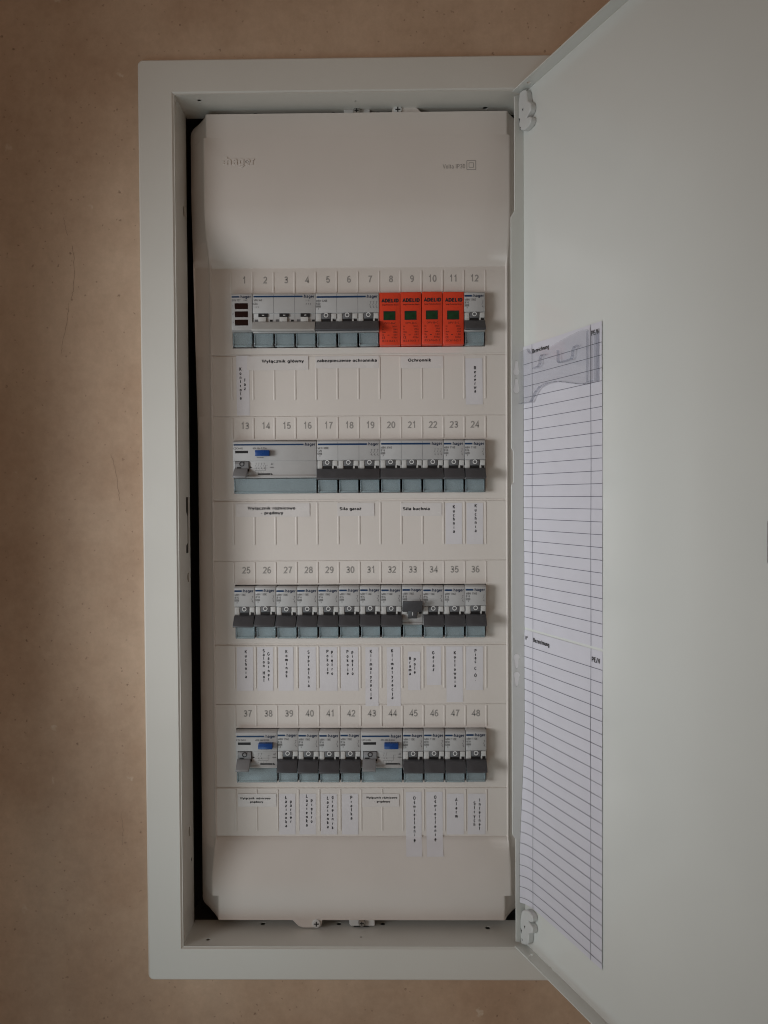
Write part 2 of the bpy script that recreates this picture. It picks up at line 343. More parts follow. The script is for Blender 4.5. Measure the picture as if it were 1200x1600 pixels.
def quad(bm, x0, x1, z0, z1, y):
    bm.faces.new([bm.verts.new(p) for p in ((x0, y, z0), (x1, y, z0), (x1, y, z1), (x0, y, z1))])
def stroke(bm, pts, w, y):
    for (a, b), (c, d) in zip(pts, pts[1:]):
        e = Vector((c - a, d - b)); L = e.length or 1; nx, nz = -e.y / L * w / 2, e.x / L * w / 2
        bm.faces.new([bm.verts.new(p) for p in ((a + nx, y, b + nz), (a - nx, y, b - nz), (c - nx, y, d - nz), (c + nx, y, d + nz))])

# ------------------------------------------------------------------ the setting: plaster wall, with its return on the left
FY, WY = -40.6, -34.0                       # frame front, wall face
FW, FZ0, FZ1 = 175.3, -362.0, 389.6         # frame outside
OW, OZ0, OZ1 = 146.3, -334.1, 361.7         # frame opening
bm = bmesh.new(); plate(bm, rect(-337, 1500, -1500, 1300), [rect(-166, 166, -354, 381)], WY, 120, XZ)
wall = link("wall", finish(bm, "wall"), "plaster"); wall["kind"] = "structure"
for pts in ([(-239, 266), (-237.5, 257), (-236, 251)], [(-232, 243), (-231, 226), (-232.5, 206), (-234, 198)], [(-236, 196), (-238, 180), (-242, 160), (-243, 155)], [(-203, 72), (-200, 62), (-197, 40), (-196, 34)], [(-198, -226), (-197, -240), (-197.6, -252)]):
    bm = bmesh.new()
    fine = []
    for (a, b), (c, d) in zip(pts, pts[1:]): fine += [(a + (c - a) * i / 5 + random.uniform(-.7, .7), b + (d - b) * i / 5) for i in range(5)]
    stroke(bm, fine + [pts[-1]], 0.26, WY - 0.1); o = link("scratch", finish(bm, "scratch"), "scratch", wall)
    o.location = (0, 0, 0)
bm = bmesh.new(); box(bm, -900, -338, -150, 120, -1500, 1300, 4)
ret = link("wall_return", finish(bm, "wall_return", 40), "plaster"); ret["kind"] = "structure"

# ------------------------------------------------------------------ the cabinet
cab = thing("distribution_cabinet", (0, WY, FZ0), "white flush-mounted electrical cabinet with its door swung open to the right", "cabinet")
def cpart(name, bm, material, parent=None, smooth=None):
    """mesh given in board coordinates, child of the cabinet or one of its parts"""
    me = finish(bm, name, smooth)
    return link(name, me, material, parent or cab, (0, -WY, -FZ0) if (parent is None) else (0, 0, 0))
# frame trim
bm = bmesh.new()
plate(bm, rrect(-FW, FW, FZ0, FZ1, 4.5), [rect(-OW, OW, OZ0, OZ1)], FY, WY - 0.5, XZ, bev=1.5)
frame = cpart("frame", bm, "paint", smooth=40)
# returns of the frame into the wall, with their punched holes
def half_moon(cy, cz, r): return [(cy + r * 0.55 * math.cos(math.radians(a)), cz + r * math.sin(math.radians(a))) for a in range(90, 271, 20)]
holes = [half_moon(-14, 277, 4.6), half_moon(-13, -31.7, 4.2), half_moon(-17.5, -248, 4.2), circle(-11, -275, 1.9, 10),
         [(-17.5, 36.5), (-9.5, 36.5), (-9.5, 24.5), (-10.2, 21), (-10.2, -3.5), (-10.6, -4.5), (-10.6, -11), (-18, -11), (-18, -4.5), (-13.2, -2.5), (-13.2, 20), (-17.5, 24.5)],
         rect(-37.5, -35, -337 + 5, -321), rect(-37.5, -35, 347, 358)]
bm = bmesh.new(); plate(bm, rect(FY + 0.8, -5, OZ0, OZ1), holes, -OW + 0.3, -OW - 0.15, lambda u, v, w: (w, u, v)); cpart("side_return", bm, "paint", frame)
bm = bmesh.new(); plate(bm, rect(FY + 0.8, -5, OZ0, OZ1), [half_moon(-14, 277, 4.6), half_moon(-13, -31.7, 4.2)], OW - 0.3, OW + 0.15, lambda u, v, w: (w, u, v)); cpart("side_return", bm, "paint", frame)
hx = [circle(-128, -30, 1.7, 10), circle(-86, -6, 2.2, 10), circle(-20, -6, 2.2, 10), circle(18, -6, 2.2, 10), circle(108, -12, 2.2, 10), circle(0, -26, 0.9, 8)]
bm = bmesh.new(); plate(bm, rect(-OW, OW, FY + 0.8, 0), hx, OZ1 - 0.3, OZ1 + 0.15, lambda u, v, w: (u, v, w)); cpart("top_return", bm, "paint", frame)
bm = bmesh.new(); plate(bm, rect(-OW, OW, FY + 0.8, 0), hx, OZ0 + 0.3, OZ0 - 0.15, lambda u, v, w: (u, v, w)); cpart("bottom_return", bm, "paint", frame)
# bent tabs of the half-moon punchings
for cy, cz in ((-14, 277), (-13, -31.7), (-17.5, -248)):
    bm = bmesh.new(); plate(bm, [(-cy * 0 + 0.0, 4.0), (2.6, 2.4), (3.2, 0), (2.6, -2.4), (0, -4.0)], [], 0, 0.8, lambda u, v, w: (-OW + 0.2 + w, cy + u, cz + v)); cpart("punched_tab", bm, "paint", frame)
# back box in the wall
bm = bmesh.new()
BX, BZ0, BZ1, BY = 158, -348, 376, 95
for f in (lambda: box(bm, -BX - 1, -BX, 0.5, BY, BZ0, BZ1), lambda: box(bm, BX, BX + 1, 0.5, BY, BZ0, BZ1), lambda: box(bm, -BX, BX, 0.5, BY, BZ1, BZ1 + 1),
          lambda: box(bm, -BX, BX, 0.5, BY, BZ0 - 1, BZ0), lambda: box(bm, -BX, BX, BY, BY + 1, BZ0, BZ1)): f()
for x0, x1 in ((-BX, -OW - 1.3), (OW + 1.3, BX)): box(bm, x0, x1, -0.3, 0.4, BZ0, BZ1)
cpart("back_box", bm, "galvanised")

# cover: one moulded shell; section along z, rows of devices stand in its four cut-outs
ROWS = [187.5, 62.3, -62.7, -187.7]
def prof(z):
    if z >= 282: return -18.0
    if z > 234.5: return -18.0 * (1 - ((282 - z) / 47.5) ** 1.9)
    if z <= -302: return -15.0
    if z < -260.5: return -15.0 * (1 - ((z + 302) / 41.5) ** 1.9)
    return 0.0
CT, CB = 356.0, -325.6
zs = [CT, 355.6, 354.8, 353.6, 352, 349.5, 346.5, 342, 336.6, 336.4, 320, 300, 282] + [282 - 47.5 * i / 12 for i in range(1, 13)] + [233.6, 232.2]
levels = {}                                      # groove depths
cut = []
for i, r in enumerate(ROWS):
    zs += [r + 43.2, r + 22.9, r - 22.9, r - 28.2, r - 28.6, r - 29.8, r - 30.2]
    cut.append((r + 22.9, r - 22.9))
    for q in (-28.6, -29.8): levels[round(r + q, 3)] = 1.1
    if i < 3: zs += [r - 81.2, r - 81.6, r - 82.4]; levels[round(r - 81.6, 3)] = 0.7; levels[round(r - 82.4, 3)] = 0.0
levels[round(233.6, 3)] = 0.9; levels[round(232.2, 3)] = 0.9
zs += [-258.6, -259.0, -260.0, -260.5] + [-260.5 - 41.5 * i / 12 for i in range(1, 13)] + [-304.4, -304.6, -311, -315.5, -318.5, -321, -323, -324.4, -325.2, CB]
levels[-259.0] = 0.9; levels[-260.0] = 0.9
zs = sorted(set(round(z, 3) for z in zs), reverse=True)
bm = bmesh.new(); rowsv = []
for z in zs:
    y = levels.get(z, prof(z))
    hw = 128.0
    if z > 336.5: hw = 125.8
    if z < -304.5: hw = 122.6
    rim = 141.2 + 2.3 * max(0, min(1, (z - 90) / 200))
    ry = 3.0 - 5.0 * max(0, min(1, (z - 90) / 200))
    for end, sgn in ((CT, 1), (CB, -1)):          # rounded outer corners
        d = (end - z) * sgn
        if d < 10: rim -= 11 * (1 - math.sqrt(max(0, 1 - ((10 - d) / 10) ** 2)))
    rim = max(rim, hw + 0.6)
    yb = prof(z); k_ = max(0.0, min(1.0, (yb + 6) / 6))        # raised plain margin beside the rows
    pts = [(rim, 36), (rim, ry + 3.5), (rim - 0.5, ry + 1.2), (rim - 1.8, max(ry, yb + 2.4))]
    pts += [(hw + 0.85, yb + 2.1 - 1.2 * k_), (hw + 0.15, yb + 0.65 - 1.6 * k_), (hw - 0.8, yb + 0.05 - 1.45 * k_)]
    pts += [(hw - 1.8, y), (108.8, y)]
    rowsv.append([bm.verts.new((-a, b, z)) for a, b in pts] + [bm.verts.new((a, b, z)) for a, b in reversed(pts)])
for a, b, za, zb in zip(rowsv, rowsv[1:], zs, zs[1:]):
    k = len(a)
    for i in range(k - 1):
        mid = i == k // 2 - 1
        if mid and any(za <= c0 + 0.01 and zb >= c1 - 0.01 for c0, c1 in cut): continue
        bm.faces.new((a[i], b[i], b[i + 1], a[i + 1]))
for vs in (rowsv[0], rowsv[-1]):                                       # turned edge at the top and the bottom
    bk = [bm.verts.new((v.co.x, 36, v.co.z)) for v in vs]
    for i in range(len(vs) - 1): bm.faces.new((vs[i], vs[i + 1], bk[i + 1], bk[i]))
for c0, c1 in cut:                                                      # walls of the cut-outs
    q = [(-108.8, c0), (108.8, c0), (108.8, c1), (-108.8, c1)]
    f_ = [bm.verts.new((x, 0, z)) for x, z in q]; b_ = [bm.verts.new((x, 14, z)) for x, z in q]
    for i in range(4): bm.faces.new((f_[i], f_[(i + 1) % 4], b_[(i + 1) % 4], b_[i]))
bmesh.ops.remove_doubles(bm, verts=bm.verts, dist=0.005)
bmesh.ops.recalc_face_normals(bm, faces=bm.faces)
cover = cpart("cover", bm, "cover", smooth=32)
# dark mounting rails behind the cut-outs
for r in ROWS:
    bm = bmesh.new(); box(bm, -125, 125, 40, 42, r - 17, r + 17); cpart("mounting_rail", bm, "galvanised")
# ribs between the numbers and between the name fields
bm = bmesh.new(); prism(bm, [(0.2, 0), (-0.42, 0.05), (-0.42, 18.2), (0.2, 18.4)], -0.75, 0.75, 0.3); rib_n = finish(bm, "rib_short", 40)
bm = bmesh.new(); prism(bm, [(0.2, 0), (-0.42, 0.05), (-0.42, 36.4), (0.2, 36.6)], -0.75, 0.75, 0.3); rib_l = finish(bm, "rib_long", 40)
for r in ROWS:
    for k in range(13):
        x = -109.6 + 18.2 * k
        link("rib", rib_n, "cover", cover, (x, 0, r + 24.2)); link("rib", rib_l, "cover", cover, (x, 0, r - 67.5))
# numerals 1 to 48
for i, r in enumerate(ROWS):
    for k in range(12):
        s = str(i * 12 + k + 1); bm = bmesh.new(); add_text(bm, s, 0, 0, 0, 7.8, bold=0.012)
        link("numeral", finish(bm, "numeral_" + s), "numeral_grey", cover, (-98.8 + 18.05 * k + (0.6 if k < 9 and i == 0 else 0), -0.12, r + 35.4))
# moulded emblem and printed rating
bm = bmesh.new(); add_text(bm, ":hager", -98.8, -18.0, 317.0, 9.6, bold=0.012, extrude=0.6, width=27); cpart("raised_lettering", bm, "cover", cover)
bm = bmesh.new(); add_text(bm, "Volta IP30", 81.2, -18.12, 310.6, 5.0, width=18.5)
for a, w in ((3.7, 0.5), (1.9, 0.45)):
    c = [(95.6 - a, 311.6 - a), (95.6 + a, 311.6 - a), (95.6 + a, 311.6 + a), (95.6 - a, 311.6 + a), (95.6 - a, 311.6 - a)]
    stroke(bm, c, w, -18.12)
cpart("printed_rating", bm, "numeral_grey", cover)
# faint moulding seam below the top edge
bm = bmesh.new(); box(bm, -60, 90, -18.1, -17.8, 336.1, 336.5); cpart("seam", bm, "cover", cover)

def screw(bm, cx, y, cz, r):
    lathe(bm, [(r, y + 2), (r, y + 0.8), (r * 0.9, y + 0.25), (r * 0.6, y)], cx, cz, 20)
def cross(bm, cx, y, cz, a, w):
    box(bm, cx - a, cx + a, y, y + 0.5, cz - w, cz + w); box(bm, cx - w, cx + w, y - 0.02, y + 0.5, cz - a, cz + a)
# lugs with plastic quarter-turn screws and metal brackets with steel screws
for sx, cz, edge, sg in ((1, 359.0, CT, 1), (-1, -328.2, CB, -1)):
    cx = 34.5 if sx > 0 else -38.4
    o_ = [(cx - sx * 4.6, edge - sg * 3), (cx - sx * 4.6, cz), (cx - sx * 3.6, cz + sg * 2.9), (cx - sx * 1.4, cz + sg * 4.3), (cx + sx * 11.5, cz + sg * 4.3), (cx + sx * 15.5, cz + sg * 3.0), (cx + sx * 21.5, edge - sg * 0.3), (cx + sx * 22, edge - sg * 3)]
    bm = bmesh.new(); plate(bm, o_, [], -14.6, -11.5, XZ, bev=0.4); lug = cpart("screw_lug", bm, "cover", cover, 40)
    bm = bmesh.new(); screw(bm, cx + sx * 0.2, -16.2, cz + sg * 0.2, 3.6); sc = cpart("screw", bm, "hinge_plastic", cover, 40)
    bm = bmesh.new(); cross(bm, cx + sx * 0.2, -16.35, cz + sg * 0.2, 2.1, 0.45); cpart("screw_slot", bm, "black", cover)
    b0 = [(-10.6, edge - sg * 4), (-10.6, cz + sg * 2.6), (-9.0, cz + sg * 4.2), (10.6, cz + sg * 4.2), (11.2, cz + sg * 3.6), (11.2, edge - sg * 4)]
    bm = bmesh.new(); plate(bm, b0, [], -12.0, -8, XZ, bev=0.4)
    box(bm, -18, -10.6, -9.5, -7, min(edge - sg * 3, cz + sg * 0.5), max(edge - sg * 3, cz + sg * 0.5)); cpart("bracket", bm, "hinge_plastic", None, 40)
    bm = bmesh.new(); screw(bm, 0.2, -15.0, cz + sg * 0.4, 3.1); cpart("bracket_screw", bm, "steel", None, 40)
    bm = bmesh.new(); cross(bm, 0.2, -15.1, cz + sg * 0.4, 1.7, 0.4); cpart("bracket_screw_slot", bm, "black")
    bm = bmesh.new(); box(bm, -7, 6.2, -12.2, -10, cz + sg * 4.4 - 0.35, cz + sg * 4.4 + 0.35); cpart("bracket_slot", bm, "black")

# door: sheet-steel pan, hinged on the right
DX, DY, DA = 136.26, -34.76, 0.40069
de = Vector((math.sin(DA), -math.cos(DA))); dn = Vector((-math.cos(DA), -math.sin(DA)))
def D(L, z, off):                       # along the door, height, distance off its inner face
    p = Vector((DX, DY)) + de * L + dn * off
    return (p.x, p.y, z)
DZ0, DZ1, DL = 13.78 - 347.3, 13.78 + 347.3, 288.0
bm = bmesh.new(); plate(bm, rect(-1.0, DL, DZ0, DZ1), [], 0, -1.0, lambda u, v, w: D(u, v, w))
door = cpart("door", bm, "door_paint")
def key(ca, cz, d):
    r, w, L = 3.0, 1.35, 8.0
    pts = [(ca + r * math.cos(math.radians(a)), cz - d * r * math.sin(math.radians(a))) for a in range(-40, 221, 20)]
    return pts + [(ca - w, cz + d * L), (ca - w * 0.5, cz + d * (L + 1)), (ca + w * 0.5, cz + d * (L + 1)), (ca + w, cz + d * L)]
fl = [(0.1, DZ0 + 0.2), (8.8, DZ0 + 3.2), (8.8, -245.5), (11.9, -241), (11.9, 45), (10.2, 46.5), (10.2, 72.5), (11.9, 74.5), (11.9, 261), (8.4, 266.5), (8.4, DZ1 - 3.2), (0.1, DZ1 - 0.2)]
bm = bmesh.new(); plate(bm, fl, [key(7.2, 136.6, 1), key(7.2, 122.2, 1), key(7.6, -95.8, -1), key(7.6, -110.6, -1)], 0.0, -0.9, lambda u, v, w: D(w, v, u)); cpart("hinge_flange", bm, "door_paint", door)
for q in ((7.2, 136.6, 1), (7.2, 122.2, 1), (7.6, -95.8, -1), (7.6, -110.6, -1)):  # added pale fillers, standing in for the brightness seen through the keyholes
    bm = bmesh.new(); plate(bm, inset_loop(key(*q), 0.12), [], -0.15, -0.8, lambda u, v, w: D(w, v, u)); cpart("keyhole_bright_fill", bm, "keyhole_bright", door)
tf = [(-0.5, 0.1), (DL - 0.2, 0.1), (DL - 0.2, 10.2), (-0.5, 10.2)]
for zz, sg in ((DZ1, 1), (DZ0, -1)):
    bm = bmesh.new(); plate(bm, tf, [circle(16, 5.4, 1.6, 10), circle(270, 5.4, 1.6, 10)], zz, zz + sg * 0.9, lambda u, v, w: D(u, w, v)); cpart("rim_flange", bm, "door_paint", door)
bm = bmesh.new(); plate(bm, rect(0.1, 10, DZ0 + 0.2, DZ1 - 0.2), [], DL, DL + 0.9, lambda u, v, w: D(w, v, u)); cpart("latch_flange", bm, "door_paint", door)
# hinges: white plastic, two lobes each
def smooth_loop(pts, it=2):
    for _ in range(it):
        q = []
        for i in range(len(pts)):
            a, b = Vector(pts[i]), Vector(pts[(i + 1) % len(pts)])
            q += [tuple(a * 0.75 + b * 0.25), tuple(a * 0.25 + b * 0.75)]
        pts = q
    return pts
ht = [(0.6, 360), (9.5, 359.5), (12.6, 356), (13.0, 350.5), (14.2, 347.4), (17.4, 345.4), (18.8, 342.5), (18.4, 339.5), (16, 337.4), (12.8, 336.0), (12.0, 335.6), (12.6, 335.2), (15.4, 335.0), (18.2, 333.8), (18.9, 331.5), (17.8, 329), (14, 327.6), (8, 327.2), (0.6, 331.5)]
hb = [(0.6, -306), (8, -300.6), (14, -299.6), (17.8, -300.6), (19.2, -303.4), (18.2, -306), (14.6, -307.4), (12.4, -307.8), (12.4, -308.2), (15.4, -308.6), (18.4, -310.2), (18.9, -313), (17.4, -315.6), (13.8, -317), (13.0, -319), (12.8, -325.5), (9, -329), (5, -331), (0.6, -332)]
for o_, zc in ((ht, 343), (hb, -316)):
    bm = bmesh.new(); plate(bm, smooth_loop(o_, 1), [], 5.4, 0.5, lambda u, v, w: D(u, v, w), bev=0.7)
    hg = cpart("hinge", bm, "hinge_plastic", door, 40)
    bm = bmesh.new()
    a_ = [(6.4, zc + 1.5), (8.2, zc + 2.2), (7.8, zc - 0.4)]
    plate(bm, a_, [], 5.5, 4.6, lambda u, v, w: D(u, v, w)); plate(bm, [(1.5, zc - 3), (3.2, zc - 4.2), (2.2, zc - 7.5)], [], 5.5, 4.6, lambda u, v, w: D(u, v, w))
    plate(bm, [(3.0, zc - 10.5), (4.4, zc - 11.5), (3.4, zc - 13)], [], 5.5, 4.6, lambda u, v, w: D(u, v, w)); cpart("hinge_opening", bm, "black", door)
# latch of the door, just entering the picture
bm = bmesh.new(); plate(bm, rrect(241.6, 268, -2, 24, 3), [], 7, 0.2, lambda u, v, w: D(u, v, w), bev=1.0)
plate(bm, rrect(246, 262, 2, 20, 3), [], 10, 6.5, lambda u, v, w: D(u, v, w), bev=1.0); cpart("latch", bm, "toggle_grey", door, 40)

# ------------------------------------------------------------------ ruled sheets and their clear holder
def sheet(z0, z1, lines, name, label, heads, vx, curl):
    th = thing(name, (D(0, 0, 0.6)[0], D(0, 0, 0.6)[1], z0), label, "paper")
    base = D(0, 0, 0.6); ox, oy = base[0], base[1]
    def S(L, z, w):
        t = max(0, min(1, (-150 - z) / 110.0)) * curl
        off = 0.35 + 0.22 * math.sin(L * 0.05 + z * 0.013) + 0.15 * math.sin(z * 0.045 + L * 0.02) + t * 5.0 * math.exp(-max(0, L) / 5.0) + w
        p = D(L, z, off + 0.2); return (p[0] - ox, p[1] - oy, p[2] - z0)
    bm = bmesh.new(); nx, nz = 34, 60
    Ls = [0.3 + 99.5 * i / nx for i in range(nx + 1)]
    g = [[bm.verts.new(S(L, z0 + (z1 - z0) * j / nz, 0)) for L in Ls] for j in range(nz + 1)]
    for j in range(nz):
        for i in range(nx): bm.faces.new((g[j][i], g[j][i + 1], g[j + 1][i + 1], g[j + 1][i]))
    bmesh.ops.recalc_face_normals(bm, faces=bm.faces[:])
    link("sheet", finish(bm, "sheet", 60), "paper", th)
    bm = bmesh.new()
    for z in lines:
        for a, b in zip(Ls, Ls[1:]):
            bm.faces.new([bm.verts.new(S(*q)) for q in ((a, z - 0.17, 0.3), (b, z - 0.17, 0.3), (b, z + 0.17, 0.3), (a, z + 0.17, 0.3))])
    for L in (13.1, 87.3):
        for j in range(nz):
            za, zb = z0 + (vx - z0) * j / nz, z0 + (vx - z0) * (j + 1) / nz
            bm.faces.new([bm.verts.new(S(*q)) for q in ((L - 0.16, za, 0.3), (L + 0.16, za, 0.3), (L + 0.16, zb, 0.3), (L - 0.16, zb, 0.3))])
    link("ruling", finish(bm, "ruling"), "print_line", th)
    for s, L, z, size in heads:
        bm = bmesh.new()
        vs, fs = text_mesh(s, size, bold=0.008)
        nv = [bm.verts.new(S(L + a, z + c, 0.35 - b)) for a, b, c in vs]
        for f in fs:
            try: bm.faces.new([nv[i] for i in f])
            except ValueError: pass
        link("heading", finish(bm, "heading"), "print_black", th)
    return th
sheet(-71.5, 157, [142.4 - 8.93 * i for i in range(24)], "ruled_sheet", "ruled paper sheet tucked under the clear holder, upper of two on the door",
      [("Bezeichnung", 25, 151, 4.6), ("PE/N", 92.8, 150.4, 4.8)], 157, 0)
sheet(-298.5, -73.5, [-86.5 - 9.02 * i for i in range(24)], "ruled_sheet", "lower ruled paper sheet on the door, edge curling beside the lower hinge",
      [("N°", 3.6, -80, 4.2), ("Bezeichnung", 25, -79.8, 4.6), ("PE/N", 92.8, -80.8, 4.8)], -73.5, 1)
hold = thing("document_holder", (D(0, 0, 4)[0], D(0, 0, 4)[1], 111), "clear plastic holder clipped over the top of the ruled sheets on the door", "holder")
hb_ = D(0, 0, 4)
def H(u, v, w): p = D(u, v, w); return (p[0] - hb_[0], p[1] - hb_[1], p[2] - 111)
outl = [(-0.6, 152.6), (10.5, 153.6), (12.3, 153), (14, 150.5), (16, 149.2), (19.6, 148.6), (41.4, 149.0), (50, 150.6), (66, 152.8), (83.2, 154.4), (88, 153.6), (90, 150.5), (93.3, 149.6), (93.3, 116.3),
        (84.6, 115.3), (75, 116.8), (65, 119), (56, 121), (49.7, 121.9), (38, 122.2), (28.4, 120.6), (23.5, 117.8), (20, 114.6), (17.6, 111.6), (16.2, 110.6), (-0.6, 110.9)]
bm = bmesh.new(); plate(bm, outl, [], 4.6, 3.4, H, bev=0.3); link("pane", finish(bm, "holder_pane", 40), "clear", hold)
def ridge(pts, w=0.35, lo=3.0, hi=5.4):
    bm = bmesh.new()
    for (a, b), (c, d) in zip(pts, pts[1:]):
        e = Vector((c - a, d - b)); L = e.length; e /= L; n_ = Vector((-e.y, e.x)) * w
        q = [(a - e.x * w * .5 + n_.x, b - e.y * w * .5 + n_.y), (a - e.x * w * .5 - n_.x, b - e.y * w * .5 - n_.y), (c + e.x * w * .5 - n_.x, d + e.y * w * .5 - n_.y), (c + e.x * w * .5 + n_.x, d + e.y * w * .5 + n_.y)]
        plate(bm, q, [], hi, lo, H)
    return finish(bm, "holder_ridge")
for pts in ([(53, 144.5), (53, 136.6), (54.5, 135.2), (69.5, 135.6), (71, 137.5), (71.3, 141), (73, 143.5), (77, 144)],
            [(20, 136.5), (26, 136.8), (29, 138.5), (29.4, 143), (31, 144.6), (35, 144.8)],
            outl[13:26], [(12.3, 153), (14, 150.5), (16, 149.2)]):
    link("ridge", ridge(pts), "clear_ridge", hold)
bm = bmesh.new(); plate(bm, rect(93.6, 97.3, 116, 150), [], 3.2, 0.9, H, bev=0.3); link("side_rail", finish(bm, "holder_rail", 40), "clear_ridge", hold)
bm = bmesh.new(); plate(bm, rect(88.2, 89.8, 116, 152), [], 5.6, 4.4, H, bev=0.3); link("side_rail", finish(bm, "holder_rail2", 40), "clear_ridge", hold)

# ------------------------------------------------------------------ the devices on the rails (local frame: x 0..18n to the right, z 0 at the top edge, down negative)
BODY = -8.0
def dev(name, row, slot, n, label, cat, group=None):
    t = thing(name, (-108 + 18 * (slot - 1), random.uniform(-0.25, 0.2), ROWS[row] + 22.5 - 45 + random.uniform(-0.28, 0.28)), label, cat, group)
    t.rotation_euler = (random.uniform(-0.006, 0.006), random.uniform(-0.003, 0.003), random.uniform(-0.006, 0.006))
    return t
_mc = {}
def part(t, name, key_, material, build, smooth=None, loc=(0, 0, 0)):
    """mesh built once per key, shared by alike devices; z in the builder runs down from the top edge (0 .. -45)"""
    if key_ not in _mc:
        bm = bmesh.new(); build(bm)
        for v in bm.verts: v.co.z += 45
        _mc[key_] = finish(bm, key_, smooth)
    return link(name, _mc[key_], material, t, loc)
def body_profile(face_end, term):
    return [(35, -0.3), (-6.6, -0.3), (BODY, -1.6), (BODY, -face_end), (-6.7, -face_end - 0.25), (-6.7, -(term - 2.2)), (-7.6, -(term - 1.6)), (-7.6, -(term - 0.2)), (-6.0, -term), (35, -term)]
def terminal(t, n, term, covers):
    """tinted terminal covers, one for each (x0, x1)"""
    for a, b in covers:
        def f(bm, a=a, b=b):
            prism(bm, [(-6.6, -term - 0.3), (-5.6, -44.2), (-5.2, -45.4), (-4.2, -45.4), (-4.6, -44.0), (-5.6, -term - 0.3)], a, b, 0.2)
            for x in (a, b - 0.9): box(bm, x, x + 0.9, -6.9, -3.2, -44.9, -term - 0.4, 0.2)
            box(bm, a + 0.9, b - 0.9, -6.4, -5.4, -44.9, -43.6, 0.2)
        part(t, "terminal_cover", "terminal_cover_%g_%g_%g" % (a, b, term), "smoked_clear", f, 40)
    def blk(bm):
        for a, b in covers: box(bm, a + 0.35, b - 0.35, -3.0, 35, -44.4, -term - 0.05, 0.3)
    part(t, "terminal_block", "terminal_block_%d_%g_%s" % (n, term, covers[0]), "terminal_block", blk, 40)
    def g(bm):
        for a, b in covers:
            for x in (a - 0.3, b - 1.0): box(bm, x, x + 1.3, -6.0, -3.1, -44.9, -42.8, 0.2)
    part(t, "cover_foot", "feet_%d_%g_%s" % (n, term, covers[0]), "drum", g)
def stripe(t, n, v0, v1):
    part(t, "stripe", "stripe_%d_%g" % (n, v0), "stripe_blue", lambda bm: plate(bm, rrect(0.4 if n == 1 else 0.9, 18 * n - 11.2, -v1, -v0, 0.35, 2), [], BODY - 0.07, BODY + 0.1, XZ))
    part(t, "emblem", "emblem_%d_%g" % (n, v0), "navy", lambda bm: add_text(bm, ":hager", 18 * n - 6.1, BODY - 0.08, -(v0 + v1) / 2 + 0.1, 3.5, bold=0.014, width=9.8))
def prints(t, key_, items, marks=(), matn="print_grey"):
    def f(bm):
        for s, x, v, size, al in items: add_text(bm, s, x, BODY - 0.08, -v, size * 1.1, align=al, bold=0.01)
        for m in marks: stroke(bm, [(a, -b) for a, b in m[1:]], m[0], BODY - 0.08)
    part(t, "lettering", key_, matn, f)
def switch_mark(x, v):
    return [(0.22, (x, v), (x, v + 1.3), (x - 1.0, v + 3.2)), (0.22, (x, v + 3.4), (x, v + 5.4)), (0.2, (x - 0.7, v + 0.2), (x + 0.7, v + 0.2)), (0.2, (x - 0.8, v + 4.4), (x + 0.8, v + 5.6))]
def pole_front(t, i, tag_):
    """shoulder slot with its drum, ring and marker window for pole i"""
    x = 18 * i
    part(t, "drum", "drum", "drum", lambda bm: prism(bm, [(-5, -16.9), (-7.6, -17.0), (-8.3, -19.0), (-8.0, -22.4), (-5, -22.8)], 5.0, 12.7, 0.2), 40, (x, 0, 0))
    part(t, "slot", "slot", "black", lambda bm: box(bm, 5.0, 12.7, -6.9, -5, -25.4, -22.3), None, (x, 0, 0))
    part(t, "ring", "ring", "ring_white", lambda bm: plate(bm, circle(8.85, -19.4, 1.95, 20), [circle(8.85, -19.4, 1.25, 20)], -8.5, -8.1, XZ), None, (x, 0, 0))
    part(t, "marker_window", "marker", "black", lambda bm: box(bm, 14.6, 17.0, -6.85, -6, -24.6, -22.6), None, (x, 0, 0))
    def sh(bm):
        prism(bm, [(-6.6, -17.9), (-7.7, -18.0), (-7.7, -23.6), (-7.2, -25.0), (-6.6, -25.0)], 0.5, 4.5, 0.25)
        prism(bm, [(-6.6, -17.9), (-7.7, -18.0), (-7.7, -22.2), (-6.6, -22.2)], 13.2, 17.5, 0.25)
        prism(bm, [(-6.6, -22.2), (-7.7, -22.2), (-7.2, -25.0), (-6.6, -25.0)], 13.2, 14.4, 0.2)
    part(t, "shoulder", "shoulder", "device_light", sh, 40, (x, 0, 0))
PADDLE = [(-6.5, -24.4), (-9.2, -24.8), (-10.6, -25.6), (-16.2, -32.4), (-16.4, -33.2), (-15.6, -34.0), (-13.6, -34.2), (-9, -30.5), (-6.5, -28)]
def paddle(t, n, material="toggle"):
    part(t, "toggle", "toggle_%d_%s" % (n, material), material, lambda bm: prism(bm, PADDLE, 0.35, 18 * n - 0.35, 0.35), 40)
